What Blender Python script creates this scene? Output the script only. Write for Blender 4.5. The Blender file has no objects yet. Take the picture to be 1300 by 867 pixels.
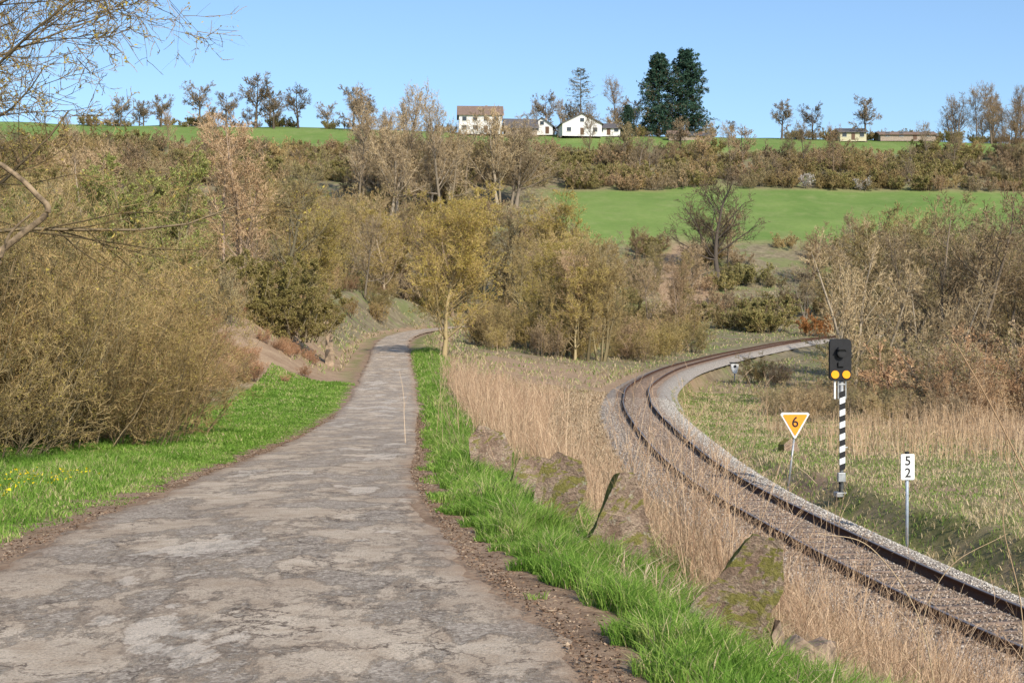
import bpy, math, numpy as np
rng=np.random.default_rng(7)
S=bpy.context.scene
COL=S.collection

# ------------------------------------------------------------------ helpers
def sm(t):
    t=np.clip(t,0,1); return t*t*(3-2*t)
def vn(x,y,s,seed=0):
    x=np.asarray(x,float)/s; y=np.asarray(y,float)/s
    xi=np.floor(x); yi=np.floor(y); fx=sm(x-xi); fy=sm(y-yi)
    def h(i,j):
        v=np.sin(i*127.1+j*311.7+seed*74.7)*43758.5453
        return v-np.floor(v)
    return (h(xi,yi)*(1-fx)+h(xi+1,yi)*fx)*(1-fy)+(h(xi,yi+1)*(1-fx)+h(xi+1,yi+1)*fx)*fy
def fbm(x,y,s,seed=0):
    return .5*vn(x,y,s,seed)+.3*vn(x,y,s/2.3,seed+1)+.2*vn(x,y,s/5.1,seed+2)
def spline(P,n=14):
    P=np.array(P,float); P=np.vstack([2*P[0]-P[1],P,2*P[-1]-P[-2]]); out=[]
    for i in range(1,len(P)-2):
        a,b,c,d=P[i-1:i+3]
        for t in np.linspace(0,1,n,endpoint=False):
            out.append(.5*((2*b)+(c-a)*t+(2*a-5*b+4*c-d)*t*t+(3*b-a-3*c+d)*t**3))
    out.append(P[-2]); return np.array(out)
def resample(P,step):
    s=np.r_[0,np.cumsum(np.linalg.norm(np.diff(P[:,:2],axis=0),axis=1))]
    n=int(s[-1]/step); q=np.linspace(0,s[-1],n)
    return np.stack([np.interp(q,s,P[:,k]) for k in range(3)],1)
def mk(name,V,Q=None,T=None,mats=(),attrs=None,smooth=False,midx=None,link=True):
    me=bpy.data.meshes.new(name)
    V=np.asarray(V,np.float32).reshape(-1,3)
    nq=0 if Q is None else len(Q); nt=0 if T is None else len(T)
    me.vertices.add(len(V)); me.vertices.foreach_set('co',V.ravel())
    lo=[]; 
    if nq: lo.append(np.asarray(Q,np.int32).ravel())
    if nt: lo.append(np.asarray(T,np.int32).ravel())
    lo=np.concatenate(lo)
    me.loops.add(len(lo)); me.loops.foreach_set('vertex_index',lo)
    me.polygons.add(nq+nt)
    st=np.r_[np.arange(nq)*4, nq*4+np.arange(nt)*3].astype(np.int32)
    me.polygons.foreach_set('loop_start',st)
    for m in mats: me.materials.append(m)
    if midx is not None: me.polygons.foreach_set('material_index',np.asarray(midx,np.int32))
    if smooth: me.polygons.foreach_set('use_smooth',np.ones(nq+nt,bool))
    me.update(calc_edges=True)
    for k,a in (attrs or {}).items():
        at=me.attributes.new(k,'FLOAT','POINT'); at.data.foreach_set('value',np.asarray(a,np.float32).ravel())
    if not link: return me
    ob=bpy.data.objects.new(name,me); COL.objects.link(ob); return ob
def empty(name,loc=(0,0,0),rz=0):
    e=bpy.data.objects.new(name,None); e.location=loc; e.rotation_euler=(0,0,rz); e.empty_display_size=.2
    COL.objects.link(e); return e

# ------------------------------------------------------------------ materials
def nm(name):
    m=bpy.data.materials.new(name); m.use_nodes=True; nt=m.node_tree; nt.nodes.clear()
    out=nt.nodes.new('ShaderNodeOutputMaterial'); return m,nt,out
def N(nt,t,**k):
    n=nt.nodes.new(t)
    for a,b in k.items(): setattr(n,a,b)
    return n
def noise(nt,co,scale,det=4,rough=.6):
    n=N(nt,'ShaderNodeTexNoise'); n.inputs['Scale'].default_value=scale; n.inputs['Detail'].default_value=det
    n.inputs['Roughness'].default_value=rough
    if co is not None: nt.links.new(co,n.inputs['Vector'])
    return n.outputs['Fac']
def ramp(nt,f,stops):
    r=N(nt,'ShaderNodeValToRGB'); e=r.color_ramp.elements
    while len(e)<len(stops): e.new(.5)
    for i,(p,c) in enumerate(stops):
        e[i].position=p; e[i].color=(c,c,c,1) if isinstance(c,(int,float)) else (*c,1)
    nt.links.new(f,r.inputs[0]); return r.outputs[0]
def mix(nt,f,a,b,mode='MIX'):
    m=N(nt,'ShaderNodeMix',data_type='RGBA',blend_type=mode)
    for s,v in ((m.inputs[0],f),(m.inputs[6],a),(m.inputs[7],b)):
        if isinstance(v,(int,float)): s.default_value=v
        elif isinstance(v,tuple): s.default_value=(*v,1)
        else: nt.links.new(v,s)
    return m.outputs[2]
def math_(nt,op,a,b=0.):
    m=N(nt,'ShaderNodeMath',operation=op)
    for s,v in ((m.inputs[0],a),(m.inputs[1],b)):
        if isinstance(v,(int,float)): s.default_value=v
        else: nt.links.new(v,s)
    return m.outputs[0]
def bump(nt,h,st,dist=.02):
    b=N(nt,'ShaderNodeBump'); b.inputs['Strength'].default_value=st; b.inputs['Distance'].default_value=dist
    nt.links.new(h,b.inputs['Height']); return b.outputs[0]
def bsdf(nt,out,col,rough=.9,normal=None,metal=0.,spec=.2):
    p=N(nt,'ShaderNodeBsdfPrincipled')
    if isinstance(col,tuple): p.inputs['Base Color'].default_value=(*col,1)
    else: nt.links.new(col,p.inputs['Base Color'])
    p.inputs['Roughness'].default_value=rough; p.inputs['Metallic'].default_value=metal
    p.inputs['Specular IOR Level'].default_value=spec
    if normal is not None: nt.links.new(normal,p.inputs['Normal'])
    nt.links.new(p.outputs[0],out.inputs[0]); return p
def wpos(nt): return N(nt,'ShaderNodeNewGeometry').outputs['Position']
def attr(nt,name): return N(nt,'ShaderNodeAttribute',attribute_name=name).outputs['Fac']

def paint(name,col,rough=.5,var=.15,metal=0.,scale=8):
    m,nt,out=nm(name); co=N(nt,'ShaderNodeTexCoord').outputs['Object']
    n=noise(nt,co,scale,5); d=tuple(c*(1-2*var) for c in col)
    c=mix(nt,ramp(nt,n,[(.35,0.),(.65,1.)]),d,col)
    bsdf(nt,out,c,rough,bump(nt,n,.15,.01),metal,.4); return m
def leafmat(name,stops,trans=.3,objcol=False):
    m,nt,out=nm(name); c=ramp(nt,attr(nt,'rnd'),stops)
    if objcol:
        oi=N(nt,'ShaderNodeObjectInfo'); c=mix(nt,1.,c,oi.outputs['Color'],'MULTIPLY')
    d=N(nt,'ShaderNodeBsdfDiffuse'); nt.links.new(c,d.inputs[0])
    if trans<.12: nt.links.new(d.outputs[0],out.inputs[0]); return m
    t=N(nt,'ShaderNodeBsdfTranslucent'); nt.links.new(c,t.inputs[0])
    s=N(nt,'ShaderNodeMixShader'); s.inputs[0].default_value=trans
    nt.links.new(d.outputs[0],s.inputs[1]); nt.links.new(t.outputs[0],s.inputs[2]); nt.links.new(s.outputs[0],out.inputs[0])
    return m

M_twig=leafmat('twig_bark',[(0,(.24,.18,.11)),(.5,(.41,.325,.205)),(1,(.56,.46,.31))],.1,True)
M_bark=leafmat('trunk_bark',[(0,(.17,.145,.11)),(1,(.36,.31,.25))],0.,True)
M_budY=leafmat('yellow_buds',[(0,(.36,.29,.07)),(1,(.60,.48,.13))],.3)
M_budG=leafmat('green_buds',[(0,(.24,.28,.07)),(1,(.44,.47,.16))],.3)
M_budO=leafmat('olive_leaves',[(0,(.21,.19,.065)),(1,(.39,.35,.14))],.2)
M_budE=leafmat('dark_olive_leaves',[(0,(.14,.12,.05)),(1,(.33,.29,.13))],.2,True)
M_budB=leafmat('brown_catkins',[(0,(.25,.18,.115)),(1,(.47,.37,.26))],.2,True)
M_budW=leafmat('white_blossom',[(0,(.6,.55,.5)),(1,(.8,.78,.75))],.3)
M_needle=leafmat('spruce_needles',[(0,(.02,.045,.035)),(1,(.06,.11,.07))],.1)
M_needle2=leafmat('pine_needles',[(0,(.07,.08,.055)),(1,(.15,.16,.1))],.1)
M_grass=leafmat('grass_blade',[(0,(.09,.18,.025)),(.45,(.18,.32,.05)),(.8,(.33,.45,.10)),(.93,(.46,.48,.18)),(1,(.60,.49,.28))],.35)
M_dry=leafmat('dry_grass_blade',[(0,(.25,.17,.10)),(.5,(.50,.37,.23)),(1,(.72,.58,.40))],.25)
M_mixg=leafmat('meadow_blade',[(0,(.15,.24,.05)),(.45,(.28,.35,.10)),(.55,(.48,.38,.21)),(1,(.66,.53,.34))],.3)
M_stalk=leafmat('dry_weed_stalk',[(0,(.25,.155,.095)),(.5,(.45,.30,.19)),(1,(.64,.47,.31))],.05)
M_reed=leafmat('reed_stalk',[(0,(.33,.21,.12)),(.5,(.52,.36,.22)),(1,(.66,.50,.32))],.15)
M_litter=leafmat('soil_crumbs',[(0,(.14,.085,.055)),(.6,(.29,.19,.125)),(1,(.48,.37,.26))],.0)
M_yel=leafmat('dandelion_yellow',[(0,(.7,.5,.02)),(1,(.8,.65,.03))],.1)

# ------------------------------------------------------------------ routes
ROAD=spline([(-.2,-40,0),(-.9,-5,0),(-1.5,7.3,0),(-2.3,12,-.02),(-3.1,22,-.28),(-3.6,31,-.55),(-4.3,41,-.85),(-5.2,55,-1.0),
  (-6.5,72,-.85),(-9.0,104,.2),(-10.7,125,1.05),(-12.4,155,2.2),(-11.3,182,3.2),(-6,205,4.0),(5,226,5.0),(30,245,7)])
RAIL=spline([(30,-60,-3.3),(15,-5,-3.1),(11.2,10,-3.0),(8.1,22.5,-2.75),(6.25,35.5,-2.3),(5.72,45,-2.05),(5.85,56.5,-1.8),(6.35,70,-1.6),
  (7.2,82,-1.45),(9.1,100,-1.2),(14.2,129,-.7),(20,150,-.1),(28,172,.75),(43,200,2.3),(66,222,3.6),(110,240,5.5),(170,250,7)])
ROAD=resample(ROAD,1.0); RAIL=resample(RAIL,1.0)
def xr(y): return np.interp(y,ROAD[:,1],ROAD[:,0])
def zr(y): return np.interp(y,ROAD[:,1],ROAD[:,2])
def xt(y): return np.interp(y,RAIL[:,1],RAIL[:,0])
def zt(y): return np.interp(y,RAIL[:,1],RAIL[:,2])
def hwf(y): return 1.95-.35*sm((y-8)/16)
def nearest(P,x,y):
    d=np.full(x.shape,1e9); z=np.zeros(x.shape)
    ii=np.nonzero((np.abs(y-90)<190)&(np.abs(x-40)<170))[0]
    for c in np.array_split(ii,max(1,len(ii)//8000+1)):
        if len(c)==0: continue
        dd=(x[c,None]-P[None,:,0])**2+(y[c,None]-P[None,:,1])**2
        k=dd.argmin(1); d[c]=np.sqrt(dd[np.arange(len(c)),k]); z[c]=P[k,2]
    return d,z
def base(x,y):
    XR,ZR,XT,ZT=xr(y),zr(y),xt(y),zt(y)-.5
    a=XR+2.15+.3*np.clip((y-14)/20,0,1); b=np.maximum(XT-2.3,a+1.5)
    tt=np.clip((x-a)/(b-a),0,1)
    mid=ZR+(ZT-ZR)*(.55*sm(tt**.9)+.45*tt)
    bank=np.interp(y,[-60,0,60,78,88,120,180],[.8,.5,.3,1.8,3.4,4.6,5])
    wd=np.interp(y,[60,85],[13,7.0]); left=bank*sm((XR-3.2-x)/wd)
    Rb=np.interp(y,[-60,20,34,45,60,100,150,200],[-2.6,-2.3,-2.05,-2.1,-2.4,-2.9,-2,1.5])
    right=(Rb-ZT)*sm((x-XT-1.5)/1.5)+.05*np.maximum(0,x-XT-35)
    z=mid+left+np.where(x>XT,right,0)
    hill=np.interp(y,[200,230,260,290,340,400,432,448,480,600,1500,3200],[2,5,11.6,21.6,37.3,54.6,64.3,67.4,69.5,72,60,20])*(1-.0003*x)
    hill+= (fbm(x,y,60,3)-.5)*5*sm((y-230)/60)*(1-.6*sm((y-380)/50))
    w=sm((y-192)/50)
    z=z*(1-w)+hill*w
    near=(fbm(x,y,3.1,5)-.5)*.26*(1-sm((y-150)/100))
    return z+near
def axis(lo,hi,fl,fh,st,g):
    pts=list(np.arange(fl,fh,st)); v=fh; s=st; up=[]
    while v<hi: up.append(v); s*=g; v+=s
    dn=[]; v=fl; s=st
    while v>lo: s*=g; v-=s; dn.append(v)
    return np.array(dn[::-1]+pts+up+[hi])
GX=axis(-1500,1500,-13,14,.22,1.035); GY=axis(-60,3000,3,34,.22,1.022)
XX,YY=np.meshgrid(GX,GY); fx,fy=XX.ravel(),YY.ravel()
ZZ=base(fx,fy)
dT,zT=nearest(RAIL,fx,fy); dR,zR=nearest(ROAD,fx,fy)
w=1-sm((dT-2.15)/np.where(fx>xt(fy),.9,1.6)); ZZ=ZZ*(1-w)+(zT-.5)*w
w=1-sm((dR-2.1)/2.2); w=np.where(fx>xr(fy),1-sm((dR-2.05)/1.1),w); ZZ=ZZ*(1-w)+(zR-.025-np.maximum(0,fy-30)*.0012)*w
GZ=ZZ.reshape(XX.shape)
def H(x,y):
    x=np.asarray(x,float); y=np.asarray(y,float)
    i=np.clip(np.searchsorted(GX,x)-1,0,len(GX)-2); j=np.clip(np.searchsorted(GY,y)-1,0,len(GY)-2)
    u=(x-GX[i])/(GX[i+1]-GX[i]); v=(y-GY[j])/(GY[j+1]-GY[j])
    return (GZ[j,i]*(1-u)+GZ[j,i+1]*u)*(1-v)+(GZ[j+1,i]*(1-u)+GZ[j+1,i+1]*u)*v
nz=fbm(fx,fy,2.5,11); nb=fbm(fx,fy,14,12)
sr=fx-xr(fy); st_=fx-xt(fy)
g=np.zeros_like(fx)
L=(sr<0)*sm((sr+9+3*(nz-.5)*2)/2)*(1-sm((fy-70)/10)); g=np.maximum(g,L)
L2=(sr<0)*sm((sr+3.3+1.6*(nz-.5)*2)/1.2)*(1-sm((fy-170)/20))*.8; g=np.maximum(g,L2)
R=(sr>0)*(1-sm((sr-3.6-1.2*(nz-.5)*2)/1.2))*(1-sm((fy-150)/40)); g=np.maximum(g,R)
rr=(st_>1.8)*(1-sm((st_-9)/6))*sm((nz-.28)/.25)*(1-sm((fy-110)/30))*.85; g=np.maximum(g,rr)
far=np.zeros_like(fx)
far=np.maximum(far, sm((fy-401-10*(nb-.5)-.03*fx)/5))
far=np.maximum(far, sm((fy-279-.17*fx-25*(nb-.5))/6)*(1-sm((fy-346-16*(nb-.5)+.02*fx)/5))*sm((fx-4)/8))
dirt=(1-sm((dR-hwf(fy)-.33-.32*(fy<16)*(fx>xr(fy))-.5*(nz-.5)*2)/.3))*(fy<200)
wood=sm((fy-104)/30)*(sr<-4)+sm((fy-120)/30)*(sr>6); wood=np.clip(wood,0,1)*(1-far)
nx,ny=len(GX),len(GY)
I=np.arange(nx*ny).reshape(ny,nx)
Q=np.stack([I[:-1,:-1],I[:-1,1:],I[1:,1:],I[1:,:-1]],-1).reshape(-1,4)
m,nt,out=nm('ground_soil_and_grass'); P=wpos(nt)
n1=noise(nt,P,.9,8,.65); n2=noise(nt,P,14,6,.7); n3=noise(nt,P,.05,4); n4=noise(nt,P,.22,6,.6)
gn=mix(nt,ramp(nt,n2,[(.3,0.),(.7,1.)]),(.11,.12,.035),(.23,.25,.075)); gn=mix(nt,ramp(nt,n1,[(.42,0.),(.62,.85)]),gn,(.34,.26,.15))
dn=mix(nt,ramp(nt,n2,[(.3,0.),(.7,1.)]),(.25,.165,.10),(.51,.37,.24)); dn=mix(nt,ramp(nt,n1,[(.35,.6),(.6,0.)]),dn,(.21,.13,.08))
wd=mix(nt,ramp(nt,n1,[(.35,0.),(.7,1.)]),(.15,.12,.075),(.31,.26,.16)); wd=mix(nt,ramp(nt,n4,[(.50,0.),(.60,.7)]),wd,(.17,.20,.07))
fg=mix(nt,ramp(nt,n3,[(.35,0.),(.65,1.)]),(.13,.21,.05),(.20,.275,.075)); fg=mix(nt,ramp(nt,n4,[(.48,0.),(.75,.5)]),fg,(.30,.31,.13)); fg=mix(nt,ramp(nt,n1,[(.4,.35),(.7,0.)]),fg,(.11,.16,.045))
dd=mix(nt,ramp(nt,n2,[(.3,0.),(.7,1.)]),(.20,.125,.08),(.42,.30,.20)); dd=mix(nt,ramp(nt,n1,[(.5,0.),(.6,.5)]),dd,(.15,.095,.06))
c=mix(nt,attr(nt,'g'),dn,gn); c=mix(nt,attr(nt,'wood'),c,wd); c=mix(nt,attr(nt,'far'),c,fg); c=mix(nt,attr(nt,'dirt'),c,dd)
bsdf(nt,out,c,.95,bump(nt,n2,.6,.05),0,.1); M_ground=m
mk('terrain',np.stack([fx,fy,ZZ],1),Q,mats=[M_ground],attrs=dict(g=g,far=far,dirt=dirt,wood=wood),smooth=True)

# ------------------------------------------------------------------ road
m,nt,out=nm('worn_asphalt'); P=wpos(nt)
big=noise(nt,P,.45,7,.6); med=noise(nt,P,2.3,8,.68); fine=noise(nt,P,60,5,.85)
mp=N(nt,'ShaderNodeMapping'); nt.links.new(P,mp.inputs[0]); mp.inputs['Scale'].default_value=(1.2,.6,1)
pat=noise(nt,mp.outputs[0],.9,11,.74)
c=mix(nt,ramp(nt,big,[(.38,0.),(.62,1.)]),(.45,.355,.262),(.60,.49,.37))
c=mix(nt,ramp(nt,med,[(.38,.7),(.54,0.)]),c,(.37,.275,.19))
pm=ramp(nt,pat,[(.505,0.),(.54,1.)])
v=N(nt,'ShaderNodeTexVoronoi'); v.inputs['Scale'].default_value=42; nt.links.new(P,v.inputs['Vector'])
agg=mix(nt,ramp(nt,v.outputs['Color'],[(.15,0.),(.9,1.)]),(.18,.145,.115),(.52,.44,.355))
c=mix(nt,math_(nt,'MULTIPLY',pm,.78),c,agg)
pe=ramp(nt,pat,[(.485,0.),(.500,.7),(.514,0.)]); c=mix(nt,pe,c,(.19,.14,.10))
p2=noise(nt,mp.outputs[0],.5,7,.6)
c=mix(nt,ramp(nt,p2,[(.585,0.),(.60,.6)]),c,(.62,.53,.43))
c=mix(nt,ramp(nt,p2,[(.572,0.),(.583,.65),(.592,0.)]),c,(.20,.15,.11))
dv=N(nt,'ShaderNodeVectorMath',operation='ADD'); nn=N(nt,'ShaderNodeTexNoise'); nn.inputs['Scale'].default_value=2.5; nn.inputs['Detail'].default_value=8; nn.inputs['Roughness'].default_value=.65
nt.links.new(P,nn.inputs['Vector']); nt.links.new(P,dv.inputs[0]); sc=N(nt,'ShaderNodeVectorMath',operation='SCALE'); sc.inputs['Scale'].default_value=1.2
nt.links.new(nn.outputs['Color'],sc.inputs[0]); nt.links.new(sc.outputs[0],dv.inputs[1])
def cracks(scale,w0,w1):
    vc=N(nt,'ShaderNodeTexVoronoi',feature='DISTANCE_TO_EDGE'); vc.inputs['Scale'].default_value=scale; nt.links.new(dv.outputs[0],vc.inputs['Vector'])
    return ramp(nt,vc.outputs['Distance'],[(w0,.95),(w1,0.)])
c=mix(nt,math_(nt,'MULTIPLY',cracks(.7,.004,.018),ramp(nt,big,[(.4,.35),(.55,1.)])),c,(.12,.088,.065))
c=mix(nt,math_(nt,'MULTIPLY',cracks(3.2,.006,.045),ramp(nt,med,[(.48,0.),(.58,.8)])),c,(.16,.12,.085))
sp=ramp(nt,fine,[(.3,.45),(.5,1.),(.7,1.3)]); c=mix(nt,1.,c,sp,'MULTIPLY')
ed=attr(nt,'edge'); em=math_(nt,'MULTIPLY',ed,ramp(nt,med,[(.35,1.),(.65,.35)])); c=mix(nt,em,c,(.32,.215,.14))
hb=math_(nt,'ADD',math_(nt,'MULTIPLY',fine,.6),math_(nt,'ADD',math_(nt,'MULTIPLY',pm,-.9),math_(nt,'MULTIPLY',v.outputs['Distance'],.4)))
bsdf(nt,out,c,.9,bump(nt,hb,.75,.02),0,.15); M_road=m
ys=np.r_[np.arange(-38,2,1.),np.arange(2,35,.2),np.arange(35,228,.8)]
def path_at(Pp,ys):
    X=np.interp(ys,Pp[:,1],Pp[:,0]); Z=np.interp(ys,Pp[:,1],Pp[:,2])
    t=np.stack([np.gradient(X,ys),np.ones_like(ys)],1); t/=np.linalg.norm(t,axis=1)[:,None]
    return np.stack([X,ys,Z],1),np.stack([t[:,1],-t[:,0]],1)
C,Nn=path_at(ROAD,ys); U=np.linspace(-1,1,31)
hw=hwf(ys)
V=np.zeros((len(ys),31,3)); eL=(fbm(ys,ys*0+3,.9,21)-.5)*.5+(fbm(ys,ys*0+3,.3,27)-.5)*.3; eR=(fbm(ys,ys*0+9,.9,22)-.5)*.5+(fbm(ys,ys*0+9,.3,28)-.5)*.35
for k,u in enumerate(U):
    off=u*hw+(eL*max(0,-u)**3+eR*max(0,u)**3)
    V[:,k,0]=C[:,0]+Nn[:,0]*off; V[:,k,1]=C[:,1]+Nn[:,1]*off
    rut=-.018*np.exp(-((abs(u)-.48)/.2)**2)
    V[:,k,2]=C[:,2]+.035*(1-u*u)+rut+(fbm(V[:,k,0],V[:,k,1],.8,31)-.5)*.03-.012
V[:,0,2]-=.06; V[:,-1,2]-=.06
edge=np.tile(sm((np.abs(U)-.76)/.24),(len(ys),1))
I=np.arange(len(ys)*31).reshape(len(ys),31)
Q=np.stack([I[:-1,:-1],I[:-1,1:],I[1:,1:],I[1:,:-1]],-1).reshape(-1,4)
mk('country_road',V,Q,mats=[M_road],attrs=dict(edge=edge),smooth=True)

# ------------------------------------------------------------------ railway
trk=empty('railway_track')
T=RAIL; tg=np.gradient(T[:,:2],axis=0); tg/=np.linalg.norm(tg,axis=1)[:,None]; nr=np.stack([tg[:,1],-tg[:,0]],1)
def sweep(off,prof,closed=True):
    n=len(T);k=len(prof); V=np.zeros((n,k,3))
    for j,(a,b) in enumerate(prof):
        V[:,j,0]=T[:,0]+nr[:,0]*(off+a); V[:,j,1]=T[:,1]+nr[:,1]*(off+a); V[:,j,2]=T[:,2]+b
    I=np.arange(n*k).reshape(n,k)
    J=np.roll(I,-1,1) if closed else I[:,1:]
    A=I if closed else I[:,:-1]
    Q=np.stack([A[:-1],J[:-1],J[1:],A[1:]],-1).reshape(-1,4)
    return V,Q
m,nt,out=nm('rusty_rail_side'); n=noise(nt,wpos(nt),30,4); bsdf(nt,out,mix(nt,n,(.05,.028,.02),(.14,.07,.042)),.8); M_rs=m
m,nt,out=nm('polished_rail_head'); bsdf(nt,out,(.30,.23,.19),.4,None,.7,.5); M_rh=m
prof=[(-.07,-.18),(.07,-.18),(.07,-.165),(.014,-.135),(.014,-.045),(.037,-.035),(.037,-.003),(-.037,-.003),(-.037,-.035),(-.014,-.045),(-.014,-.135),(-.07,-.165)]
for nm_,o in (('rail_left',-.7535),('rail_right',.7535)):
    V,Q=sweep(o,prof); mi=np.zeros((len(T)-1,12),int); mi[:,6]=1
    ob=mk(nm_,V,Q,mats=[M_rs,M_rh],midx=mi.ravel()); ob.parent=trk
m,nt,out=nm('ballast'); P=wpos(nt)
v=N(nt,'ShaderNodeTexVoronoi'); v.inputs['Scale'].default_value=16; nt.links.new(P,v.inputs['Vector'])
gr=mix(nt,ramp(nt,v.outputs['Color'],[(.1,0.),(.9,1.)]),(.24,.205,.17),(.56,.50,.43))
br=mix(nt,ramp(nt,v.outputs['Color'],[(.1,0.),(.9,1.)]),(.17,.115,.08),(.42,.315,.23))
bsdf(nt,out,mix(nt,attr(nt,'brown'),gr,br),.95,bump(nt,v.outputs['Distance'],1.,.05),0,.1); M_bal=m
pb=[(-2.4,-.66),(-2.05,-.44),(-1.65,-.25),(-1.3,-.20),(-.6,-.195),(0,-.2),(.6,-.195),(1.3,-.20),(1.7,-.25),(2.15,-.44),(2.6,-.66)]
V,Q=sweep(0,pb,False); V[:,:,2]+=(fbm(V[:,:,0],V[:,:,1],.7,41)-.5)*.05
brn=np.tile(np.array([.5,.4,.4,.7,.9,1,.9,.6,.1,0,0.]),(len(T),1))
mk('ballast_bed',V,Q[:,::-1],mats=[M_bal],attrs=dict(brown=brn)).parent=trk
def boxes(Cn,ax,ay,az,sx,sy,sz):
    s=np.array([[-1,-1,-1],[1,-1,-1],[1,1,-1],[-1,1,-1],[-1,-1,1],[1,-1,1],[1,1,1],[-1,1,1]])*.5
    V=Cn[:,None,:]+s[None,:,0,None]*sx*ax[:,None,:]+s[None,:,1,None]*sy*ay[:,None,:]+s[None,:,2,None]*sz*az[:,None,:]
    f=np.array([[0,3,2,1],[4,5,6,7],[0,1,5,4],[1,2,6,5],[2,3,7,6],[3,0,4,7]])
    Q=(np.arange(len(Cn))[:,None,None]*8+f[None]).reshape(-1,4); return V.reshape(-1,3),Q
TS=resample(RAIL,.63); tg2=np.gradient(TS[:,:2],axis=0); tg2/=np.linalg.norm(tg2,axis=1)[:,None]
n3_=np.stack([tg2[:,1],-tg2[:,0],0*tg2[:,0]],1); t3=np.stack([tg2[:,0],tg2[:,1],0*tg2[:,0]],1); z3=np.tile([0,0,1.],(len(TS),1))
V,Q=boxes(TS+[0,0,-.248],n3_,t3,z3,2.5,.25,.13)
M_slp=paint('weathered_sleeper_wood',(.27,.19,.14),.9,.3,0,6)
mk('sleepers',V,Q,mats=[M_slp]).parent=trk
def stones(n,ymin,ymax,lo,hi,smin,smax):
    y=ymin+(ymax-ymin)*rng.random(n)**1.4; o=rng.uniform(lo,hi,n)
    k=np.clip(np.searchsorted(T[:,1],y),1,len(T)-1); f=(y-T[k-1,1])/(T[k,1]-T[k-1,1])
    c=T[k-1]*(1-f)[:,None]+T[k]*f[:,None]
    p=np.array(pb); zz=np.interp(o,p[:,0],p[:,1])
    c=c+np.stack([nr[k,0]*o,nr[k,1]*o,zz+.006],1)
    d=np.array([[1,0,0],[-1,0,0],[0,1,0],[0,-1,0],[0,0,.8],[0,0,-.8]],float)
    s=rng.uniform(smin,smax,n)
    V=c[:,None]+d[None]*s[:,None,None]*rng.uniform(.6,1.3,(n,6,1))+rng.normal(0,.2,(n,6,3))*s[:,None,None]
    f=np.array([[0,2,4],[2,1,4],[1,3,4],[3,0,4],[2,0,5],[1,2,5],[3,1,5],[0,3,5]])
    Tt=(np.arange(n)[:,None,None]*6+f).reshape(-1,3)
    b=np.clip(1.4-np.abs(o)*np.where(o<0,.5,.85),0,1)*rng.uniform(.6,1,n)
    return V.reshape(-1,3),Tt,np.repeat(b,6),np.repeat(rng.random(n),6)
m,nt,out=nm('ballast_stone'); r_=attr(nt,'rnd')
gr=ramp(nt,r_,[(0,(.22,.19,.165)),(.6,(.47,.43,.37)),(1,(.68,.63,.56))]); br=ramp(nt,r_,[(0,(.15,.10,.07)),(.7,(.35,.26,.19)),(1,(.50,.40,.31))])
bsdf(nt,out,mix(nt,attr(nt,'brown'),gr,br),.9); M_st=m
V,Tt,b,r=stones(50000,14,85,-2.3,2.5,.02,.036)
mk('ballast_stones',V,None,Tt,[M_st],dict(brown=b,rnd=r)).parent=trk

# ------------------------------------------------------------------ blades
def blades(name,x,y,h,w,lean,mat,rnd,clump=None):
    n=len(x); z=H(x,y)-.01; a=rng.uniform(0,2*np.pi,n); b=rng.uniform(0,2*np.pi,n)
    s=np.stack([np.cos(a),np.sin(a),0*a],1)*w[:,None]*.5
    l=np.stack([np.cos(b),np.sin(b),0*b],1)*(lean*h)[:,None]
    p=np.stack([x,y,z],1); mid=p+l*.35+np.array([0,0,1.])*(h*.6)[:,None]
    tip=p+l+np.array([0,0,1.])*(h*(1-.25*lean))[:,None]
    V=np.stack([p-s,p+s,mid+s*.8,mid-s*.8,tip],1).reshape(-1,3); k=np.arange(n)[:,None]*5
    Q=k+np.array([[0,1,2,3]]); Tt=k+np.array([[3,2,4]])
    return mk(name,V,Q,Tt,[mat],dict(rnd=np.repeat(np.clip(rnd,0,1),5)))
def cat(*a): return [np.concatenate(k) for k in zip(*a)]
def gcol(x,y,k): 
    p=fbm(x,y,.45,91); q=fbm(x,y,1.7,92)
    return np.clip(rng.normal(.42,.2,len(x))+(k-.5)*.6+(p-.5)*.7+(q-.5)*.35,0,.95)+(rng.random(len(x))<.06+.3*np.clip(q-.48,0,1)*2)*.5
def rverge(n,y0,y1,h0,w0,pw=1.3):
    y=y0+(y1-y0)*rng.random(n)**pw; e=hwf(y); s=e+rng.random(n)*2.9; x=xr(y)+s
    k=fbm(x,y,.8,51); nn_=fbm(x,y,.22,52)
    keep=(s>e+.06+1.1*(fbm(x,y,.5,53)-.35)+.12*(y<14))&(s<e+1.6+2.4*(k-.15))&(nn_>.33)
    x,y,k,nn_,s,e=x[keep],y[keep],k[keep],nn_[keep],s[keep],e[keep]
    h=h0*(.22+1.5*k*nn_*2)*rng.uniform(.5,1.3,len(x))*np.clip((s-e+.1)/.8,.35,1)
    return x,y,h,w0*rng.uniform(.7,1.3,len(x)),rng.uniform(.2,1.1,len(x)),gcol(x,y,k)
a=rverge(200000,4.5,16,.23,.0072,1.0); b=rverge(100000,14,40,.25,.013); c_=rverge(40000,38,125,.28,.03)
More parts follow.
